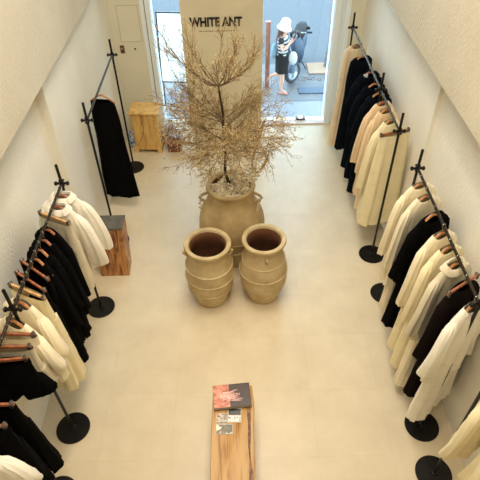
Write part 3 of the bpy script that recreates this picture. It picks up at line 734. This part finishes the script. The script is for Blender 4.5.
pot('ceramic_vase', (-1.565, 6.62, 0), [(.045, 0), (.06, .04), (.07, .1), (.06, .18), (.045, .22), (.055, .25), (.046, .25), (.03, .2)], 'blue and white vase squeezed between the left wall and the pine cabinet', 'vase')
bx = MB().box((-.035, -.06, 0), (.035, .06, .28)).build('wooden_block', M_RED, bevel=.005, loc=(-.99, 6.68, 0)); tag(bx, 'upright dark red block between the cabinet and the blue and white vase', 'block')
# ---------------------------------------------------------------- outdoors
GZ = -.2
M_ASPH = mat('pale_asphalt', (72, 75, 78), .8, nscale=16, col2=(67, 70, 74), bump=.2, bscale=120)
m, nt, p = new_mat('pavement_tile')
tc = nt.nodes.new('ShaderNodeTexCoord'); br = nt.nodes.new('ShaderNodeTexBrick'); br.offset = .5
br.inputs['Scale'].default_value = 1; br.inputs['Brick Width'].default_value = .9; br.inputs['Row Height'].default_value = .32; br.inputs['Mortar Size'].default_value = .012
br.inputs['Color1'].default_value = rgb(98, 97, 97); br.inputs['Color2'].default_value = rgb(72, 76, 82); br.inputs['Mortar'].default_value = rgb(106, 101, 96)
nt.links.new(tc.outputs['Object'], br.inputs['Vector']); nt.links.new(br.outputs[0], p.inputs['Base Color']); p.inputs['Roughness'].default_value = .6
M_PAVE = m
struct('floor_street', MB().box((-14, 9.75, GZ - .3), (14, 34, GZ - .08)), M_ASPH)
struct('floor_pavement', MB().box((-14, YF + .75, GZ - .3), (14, 9.75, GZ)), M_PAVE)
struct('floor_step', MB().box((-2.0, YF + .22, GZ - .3), (2.0, YF + .75, -.02)), mat('speckled_step_stone', (132, 128, 128), .5, nscale=60, col2=(88, 94, 102)))
for (x0, x1, y0, y1, n) in ((1.05, 1.62, 8.02, 8.16, 1), (1.12, 1.75, 8.5, 8.72, 2)):
    o = MB().box((x0, y0, 0), (x1, y1, .02)).build('paving_slab', mat('blue_grey_slab', (62, 76, 92), .6), bevel=.004, loc=(0, 0, GZ))  # flat blue-grey slabs, darker than the pavement tiles
    tag(o, ('blue-grey slab in the pavement closest to the glass door' if n == 1 else 'blue-grey slab in the pavement beside the scooter wheel'), 'drain cover')
# opposite side buildings are out of frame; a street tree stands at the kerb
tr = empty('street_tree', (1.78, 9.55, GZ)); tag(tr, 'grey street tree trunk standing at the kerb behind the scooter', 'tree')
random.seed(4)
MB().tube([(0, 0, 0), (.02, 0, .5), (.01, .05, 1.2), (.06, .1, 2.2), (.02, .12, 3.4)], [.085, .06, .055, .052, .045], 12).build('trunk', mat('grey_bark', (140, 130, 124), .9, nscale=14, col2=(104, 98, 96), bump=.6, bscale=30), tr)
MB().tube([(.03, .1, 2.9), (.5, .1, 3.6), (.8, .1, 4.3)], [.035, .025, .012], 8).tube([(.02, .12, 3.3), (-.4, .2, 4.2)], [.035, .012], 8).build('branch', mat('grey_bark_branch', (140, 130, 124), .9), tr)
ds = MB().box((-.32, -.22, 0), (.24, .24, .03)).build('planting_pit', mat('sandy_soil', (156, 128, 104), .9, nscale=30, namp=.08), bevel=.01, loc=(1.70, 9.48, GZ)); tag(ds, 'patch of sandy soil around the foot of the street tree', 'planting pit')
random.seed(8); mb = MB()
for k in range(60):
    s = random.uniform(.008, .022); mb.ell((random.uniform(-.55, .3), random.uniform(-.42, -.2), s * .5), s, s * .8, s * .6, 6, 4)
lt = mb.build('fallen_leaves', mat('brown_litter', (150, 120, 96), .9, nscale=20, col2=(90, 100, 110)), loc=(1.72, 9.4, GZ)); tag(lt, 'scattered brown litter on the pavement beside the planting pit', 'litter', kind='stuff')
# wooden post outside the door
po = empty('wooden_post', (.56, 8.80, GZ)); tag(po, 'reddish-brown wooden post standing outside left of the pedestrian', 'post')
M_POST = wood('post_wood', (176, 120, 100), (156, 98, 80), (124, 74, 60), (6, 6, 1.5), 4)
MB().box((-.04, -.03, 0), (.04, .03, 1.16)).build('shaft', M_POST, po, bevel=.006)
MB().box((-.045, -.035, 1.16), (.045, .035, 1.19)).build('cap', M_POST, po, bevel=.006)
# display board outside the narrow pane
bd = empty('display_board', (-.945, 7.98, GZ), radians(-6)); tag(bd, 'white display board with a thin black frame standing outside the narrow pane', 'display board')
rot = Matrix.Rotation(radians(-9), 4, 'X')
MB().box((-.30, -.01, .52), (.34, .01, 1.58)).xf(rot).build('panel', mat('white_panel', (226, 230, 234), .5), bd, smooth=False)
mb = MB()
for a, b in (((-.32, -.016, .5), (-.30, .016, 1.6)), ((.34, -.016, .5), (.36, .016, 1.6)), ((-.32, -.016, 1.58), (.36, .016, 1.6)), ((-.32, -.016, .5), (.36, .016, .52))): mb.box(a, b)
mb.xf(rot).build('frame', M_STEEL, bd, smooth=False)
for x in (-.29, .33): MB().tube([(x, .02, 0), (x, .1, .55)], .012, 8).build('leg', M_STEEL, bd)
MB().tube([(0.02, .62, 0), (.02, .27, 1.5)], .012, 8).build('leg', M_STEEL, bd)

# ---------------------------------------------------------------- scooter
sc = empty('scooter', (1.03, 8.96, GZ), radians(0)); tag(sc, 'blue-grey motor scooter parked at the kerb behind the pedestrian in the white hat', 'scooter')
M_SC = mat('blue_grey_paint', (44, 62, 80), .5, nscale=8, namp=.04)
M_TYRE = mat('grey_tyre', (52, 56, 60), .7, namp=.1)
M_SEATB = mat('black_vinyl', (8, 10, 14), .85, namp=.1)
M_ALU = mat('bright_alloy', (170, 176, 182), .3, metal=.7)
# local frame: x = forward; rotated so that the front wheel points to the camera's left
SR = Matrix.Rotation(radians(-104), 4, 'Z') @ Matrix.Diagonal((.86, .80, .86, 1))
def sbuild(mb, nm, m, parent=sc, **k): mb.xf(SR); return mb.build(nm, m, parent, **k)
def wheel(x, nm):
    R_ = .235; mb = MB(); rs = []
    for k in range(36):
        a = 2 * pi * k / 36
        rs.append([(x + (R_ - .045 + .045 * cos(b)) * cos(a), .05 * sin(b), R_ + (R_ - .045 + .045 * cos(b)) * sin(a)) for b in [2 * pi * j / 10 for j in range(10)]])
    rs.append(rs[0]); mb.rings(rs)
    w_ = sbuild(mb, nm, M_TYRE)
    mb = MB(); rs = []
    for k in range(37):
        a = 2 * pi * k / 36
        rs.append([(x + r * cos(a), y, R_ + r * sin(a)) for r, y in ((.152, -.035), (.137, -.03), (.137, .03), (.152, .035))])
    mb.rings(rs)
    for k in range(6):
        a = 2 * pi * k / 6; mb.tube([(x + .03 * cos(a), 0, R_ + .03 * sin(a)), (x + .145 * cos(a), 0, R_ + .145 * sin(a))], .013, 6)
    mb.tube([(x, -.05, R_), (x, .05, R_)], .04, 14)
    sbuild(mb, 'rim', M_ALU, w_)
_sr = SR; SR = SR @ Matrix.Rotation(radians(-38), 4, 'Z'); wheel(.0, 'front_wheel'); SR = _sr; wheel(-1.22, 'rear_wheel')
rs = []
for k in range(13):
    a = radians(20 + 140 * k / 12); r = .275
    rs.append([(0 + (r + dr) * cos(a), yy, .235 + (r + dr) * sin(a)) for yy, dr in ((-.07, -.03), (-.055, .0), (0, .016), (.055, .0), (.07, -.03), (0, -.008))])
sbuild(MB().rings(rs, True, True), 'front_fender', M_SC)
sbuild(MB().tube([(0, .07, .235), (-.10, .06, .60)], .018, 8).tube([(0, -.07, .235), (-.10, -.06, .60)], .018, 8), 'fork', M_ALU)
# leg shield: curved upright shell
rs = []
for z, wy, xf_, th in ((.34, .15, -.20, .05), (.46, .20, -.15, .06), (.60, .22, -.12, .08), (.75, .19, -.14, .09), (.86, .13, -.17, .09), (.93, .08, -.19, .07)):
    rs.append([(xf_ + th * (cos(a) if cos(a) > 0 else .35 * cos(a)) * 1.0 - .06 * abs(sin(a)), wy * sin(a), z) for a in [2 * pi * j / 24 for j in range(24)]])
sbuild(MB().rings(rs, True, True), 'leg_shield', M_SC)
rs = []
for x, wy, z0, z1 in ((-.20, .12, .26, .38), (-.35, .15, .24, .32), (-.58, .15, .24, .33), (-.70, .14, .26, .50), (-.80, .15, .28, .66), (-1.05, .16, .30, .70), (-1.30, .13, .42, .70), (-1.48, .07, .54, .68)):
    rs.append([(x, wy * sp(cos(a), .7), (z0 + z1) / 2 + (z1 - z0) / 2 * sp(sin(a), .7)) for a in [2 * pi * j / 20 for j in range(20)]])
sbuild(MB().rings(rs, True, True), 'body_shell', M_SC)
rs = []
for x, wy, z0, z1 in ((-.70, .06, .66, .73), (-.78, .13, .67, .76), (-1.0, .15, .69, .77), (-1.2, .14, .70, .80), (-1.38, .10, .69, .79), (-1.42, .05, .70, .76)):
    rs.append([(x, wy * sp(cos(a), .7), (z0 + z1) / 2 + (z1 - z0) / 2 * sp(sin(a), .7)) for a in [2 * pi * j / 20 for j in range(20)]])
sbuild(MB().rings(rs, True, True), 'seat', M_SEATB)
rs = []
for x, r_ in ((-.10, .035), (-.12, .085), (-.19, .10), (-.27, .08), (-.30, .03)):
    rs.append([(x, 1.35 * r_ * cos(a), .97 + r_ * .75 * sin(a)) for a in [2 * pi * j / 18 for j in range(18)]])
hc = sbuild(MB().rings(rs, True, True), 'handlebar_cover', M_SEATB)
sbuild(MB().lathe([(.055, 0), (.06, .02), (.03, .03)], 20, cap0=True, cap1=True).xf(Matrix.Translation((-.115, 0, .965)) @ Matrix.Rotation(pi / 2, 4, 'Y')), 'headlight', M_ALU, hc)
hb = sbuild(MB().tube([(-.28, -.34, .99), (-.22, -.16, 1.0), (-.20, 0, .99), (-.22, .16, 1.0), (-.28, .34, .99)], .014, 8), 'handlebar', M_ALU)
for sy in (-1, 1):
    sbuild(MB().tube([(-.285, sy * .35, .99), (-.245, sy * .23, 1.0)], .02, 8), 'grip', M_SEATB, hb)
    mr = sbuild(MB().tube([(-.22, sy * .17, 1.0), (-.20, sy * .22, 1.06), (-.20, sy * .25, 1.09)], .007, 6), 'mirror_stalk', M_STEEL)
    sbuild(MB().ell((-.20, sy * .27, 1.11), .018, .05, .035), 'mirror', M_STEEL, mr)
sbuild(MB().tube([(-.95, -.17, .26), (-1.2, -.19, .28), (-1.5, -.19, .34)], [.02, .045, .04], 12), 'exhaust', M_ALU)
sbuild(MB().box((-1.18, -.03, .2), (-.7, .09, .36)), 'engine', M_ALU, smooth=False)
sbuild(MB().tube([(-.62, .10, .25), (-.70, .22, .01)], .012, 8), 'kickstand', M_STEEL)

# ---------------------------------------------------------------- pedestrian
pe = empty('person', (.80, 8.60, GZ)); tag(pe, 'person in a white bucket hat, striped top and dark skirt walking past the scooter', 'person')
M_SKIN = mat('skin', (226, 172, 148), .55, nscale=12, namp=.03)
def skin_body(name, verts, edges, m, parent, root=0, sub=2):
    """verts: (x, y, z, rx, ry)"""
    me = bpy.data.meshes.new(name); me.from_pydata([v[:3] for v in verts], edges, []); me.update()
    o = bpy.data.objects.new(name, me); COL.objects.link(o)
    sk = o.modifiers.new('skin', 'SKIN'); sk.use_smooth_shade = True
    if not me.skin_vertices: me.attributes.new('x', 'FLOAT', 'POINT')
    bpy.context.view_layer.objects.active = o
    for i, v in enumerate(verts):
        me.skin_vertices[0].data[i].radius = (v[3], v[4]); me.skin_vertices[0].data[i].use_root = (i == root)
    sm = o.modifiers.new('sub', 'SUBSURF'); sm.levels = sub; sm.render_levels = sub
    dg = bpy.context.evaluated_depsgraph_get(); ev = o.evaluated_get(dg)
    me2 = bpy.data.meshes.new_from_object(ev); o.modifiers.clear(); o.data = me2; me2.name = name
    me2.materials.clear(); me2.materials.append(m); me2.polygons.foreach_set('use_smooth', [True] * len(me2.polygons))
    o.parent = parent; return o
V = []; ED = []
def vx(x, y, z, rx, ry=None, par=None):
    V.append((x, y, z, rx, ry or rx)); i = len(V) - 1
    if par is not None: ED.append((par, i))
    return i
pv = vx(0, 0, .72, .095, .075)
ab = vx(.005, 0, .80, .08, .065, pv); ch = vx(.01, 0, .93, .09, .07, ab); uc = vx(.005, 0, 1.01, .085, .06, ch)
nk = vx(.012, 0, 1.08, .036, .036, uc); jaw = vx(.04, 0, 1.15, .058, .052, nk); hd = vx(.035, 0, 1.21, .078, .066, jaw); tp = vx(.03, 0, 1.275, .055, .05, hd)
def hand(w, tip, side):
    """palm with four unequal curled fingers and a thumb leaving its side"""
    p = Vector(V[w][:3]); d = (Vector(tip) - p).normalized()
    palm = vx(*(p + d * .035), .019, .012, w); up = Vector((0, 0, 1)); lat = d.cross(up).normalized(); c = Vector(V[palm][:3])
    for k, L in enumerate((.036, .042, .039, .030)):
        o = lat * (.019 * (k - 1.5) * .75)
        a = vx(*(c + d * .018 + o), .0065, None, palm); b = vx(*(c + d * (.018 + L * .55) + o), .006, None, a)
        vx(*(c + d * (.018 + L * .8) + o - up * .014 * side), .005, None, b)
    a = vx(*(c - d * .008 - lat * .022 * side), .007, None, palm); vx(*(c + d * .018 - lat * .034 * side), .006, None, a)
for sy, el, wr, tipp in ((-1, (.05, -.155, .855), (.15, -.075, .975), (.19, -.03, 1.06)), (1, (.07, .15, .86), (.17, .06, .97), (.20, .02, 1.06))):
    sh = vx(0, sy * .115, 1.035, .040, .038, uc); e = vx(*el, .030, .028, sh); w_ = vx(*wr, .02, .017, e); hand(w_, tipp, sy)
for sy, kn, an, he, toe in ((-1, (.035, -.065, .385), (.02, -.06, .075), (-.005, -.06, .03), (.13, -.065, .022)), (1, (.0, .06, .37), (-.23, .07, .25), (-.27, .07, .25), (-.30, .07, .135))):
    h_ = vx(.0, sy * .055, .64, .07, .066, pv); k_ = vx(*kn, .045, .044, h_)
    cf = tuple((k_a * .6 + a_a * .4) for k_a, a_a in zip(kn, an)); c_ = vx(*cf, .042, .04, k_); a_ = vx(*an, .025, .024, c_); vx(*toe, .026, .016, a_)
body = skin_body('body', V, ED, M_SKIN, pe)
# facial features
M_LIP = mat('lip', (180, 96, 88), .5); M_EYE = mat('eye', (40, 30, 28), .3)
for sy in (-1, 1):
    MB().ell((.098, sy * .026, 1.20), .007, .011, .006, 8, 6).build('eye', M_EYE, pe)
    MB().ell((.035, sy * .068, 1.185), .013, .008, .021, 8, 6).build('ear', M_SKIN, pe)
MB().ell((.112, 0, 1.175), .016, .009, .016, 8, 6).build('nose', M_SKIN, pe)
MB().ell((.096, 0, 1.14), .007, .02, .006, 8, 6).build('mouth', M_LIP, pe)
rs = []
for z, rx, ry, cx in ((1.30, .05, .05, .0), (1.25, .075, .078, .0), (1.18, .072, .082, -.015), (1.10, .06, .085, -.04), (1.00, .05, .08, -.07), (.92, .035, .06, -.085), (.89, .015, .03, -.09)):
    rs.append([(cx + rx * cos(a), ry * sin(a), z) for a in [2 * pi * j / 18 for j in range(18)]])
MB().rings(rs, True, True).build('hair', mat('reddish_brown_hair', (96, 54, 44), .6, nscale=40, namp=.2, stretch=(1, 1, .1)), pe)
M_HAT = mat('white_cotton_hat', (205, 205, 205), .8, nscale=30, namp=.03)
hat = MB().lathe([(.01, 1.36), (.06, 1.358), (.08, 1.34), (.09, 1.28), (.096, 1.255), (.122, 1.21), (.132, 1.195), (.126, 1.193), (.094, 1.24), (.085, 1.27)], 36, cap0=True)
hat.xf(Matrix.Translation((.035, 0, 1.27)) @ Matrix.Rotation(radians(14), 4, 'Y') @ Matrix.Translation((.0, 0, -1.27))).build('bucket_hat', M_HAT, pe)
# striped top: torso loft with horizontal stripes
m, nt, p = new_mat('striped_knit'); tc = nt.nodes.new('ShaderNodeTexCoord'); sx_ = nt.nodes.new('ShaderNodeSeparateXYZ'); nt.links.new(tc.outputs['Object'], sx_.inputs[0])
ma = nt.nodes.new('ShaderNodeMath'); ma.operation = 'MULTIPLY'; ma.inputs[1].default_value = 17; nt.links.new(sx_.outputs[2], ma.inputs[0])
fr = nt.nodes.new('ShaderNodeMath'); fr.operation = 'FRACT'; nt.links.new(ma.outputs[0], fr.inputs[0])
cr = nt.nodes.new('ShaderNodeValToRGB'); cr.color_ramp.interpolation = 'CONSTANT'; cr.color_ramp.elements[0].color = rgb(20, 26, 34); cr.color_ramp.elements[1].position = .5; cr.color_ramp.elements[1].color = rgb(190, 190, 190)
nt.links.new(fr.outputs[0], cr.inputs[0]); nt.links.new(cr.outputs[0], p.inputs['Base Color'])
def tl(z, rx, ry, cx=0): return [(cx + rx * cos(a), ry * sp(sin(a), .85), z) for a in [2 * pi * j / 28 for j in range(28)]]
MB().rings([tl(.74, .10, .115), tl(.80, .094, .108, .004), tl(.87, .098, .112, .008), tl(.94, .106, .124, .010), tl(.99, .098, .135, .006), (tl(1.035, .078, .14, .0)), tl(1.062, .055, .09, .004), tl(1.066, .048, .07, .006)]).build('striped_top', m, pe)
for sy in (-1, 1):
    MB().tube([(0, sy * .10, 1.05), (.008, sy * .125, 1.02), (.02, sy * .135, .975)], [.046, .05, .045], 12).build('sleeve', mat('black_sleeve', (20, 26, 34), .9, namp=.05), pe)
def sk_(z, rx, ry, cx=0): return [(cx + rx * cos(a) + .004 * sin(6 * a + z * 20), ry * sin(a) + .004 * sin(5 * a), z) for a in [2 * pi * j / 32 for j in range(32)]]
MB().rings([sk_(.79, .095, .105), sk_(.70, .112, .135), sk_(.60, .118, .142), sk_(.50, .118, .138, .004), sk_(.41, .116, .134, .006), sk_(.415, .108, .126, .006), sk_(.5, .108, .126)]).build('skirt', mat('dark_skirt', (4, 10, 18), 1, namp=.06), pe)
for q, (fx, fy, fz, t_) in enumerate(((.06, -.063, .012, 0), (-.30, .07, .18, radians(75)))):
    MB().box((-.09, -.033, -.010), (.09, .033, .006)).xf(Matrix.Translation((fx, fy, fz)) @ Matrix.Rotation(t_, 4, 'Y')).build('sandal', mat('tan_sandal', (170, 110, 96), .6), pe, bevel=.006)
pe.rotation_euler = (0, 0, radians(-22)); pe.scale = (.96,) * 3
bag = empty('handbag', (.98, 8.52, GZ)); tag(bag, 'white pouch handbag hanging at the pedestrian\'s hip in front of the scooter', 'handbag')
MB().ell((0, 0, .66), .075, .04, .12, 18, 12).build('pouch', mat('white_leather', (196, 196, 194), .6), bag)
MB().tube([(-.03, 0, .76), (-.07, 0, .88), (-.06, .0, .96)], .006, 6).build('strap', mat('white_strap', (190, 190, 188), .6), bag)
bb = empty('shoulder_bag', (.655, 8.60, GZ)); tag(bb, 'pale blue bag on the pedestrian\'s back, beside the wooden post', 'bag')
MB().ell((0, 0, .76), .055, .07, .13, 16, 10).build('pouch', mat('pale_blue_cloth', (120, 146, 166), .8), bb)
MB().tube([(.02, -.03, .86), (.06, -.05, .98), (.11, -.07, 1.06)], .008, 6).build('strap', mat('blue_strap', (110, 130, 150), .8), bb)
ph_ = MB().box((-.006, -.036, -.07), (.006, .036, .07)).build('mobile_phone', mat('black_phone', (20, 20, 24), .3), bevel=.004, loc=(1.0, 8.53, GZ + 1.05)); ph_.rotation_euler = (0, .3, radians(-22))
tag(ph_, 'black phone held up in front of the pedestrian\'s face', 'phone')
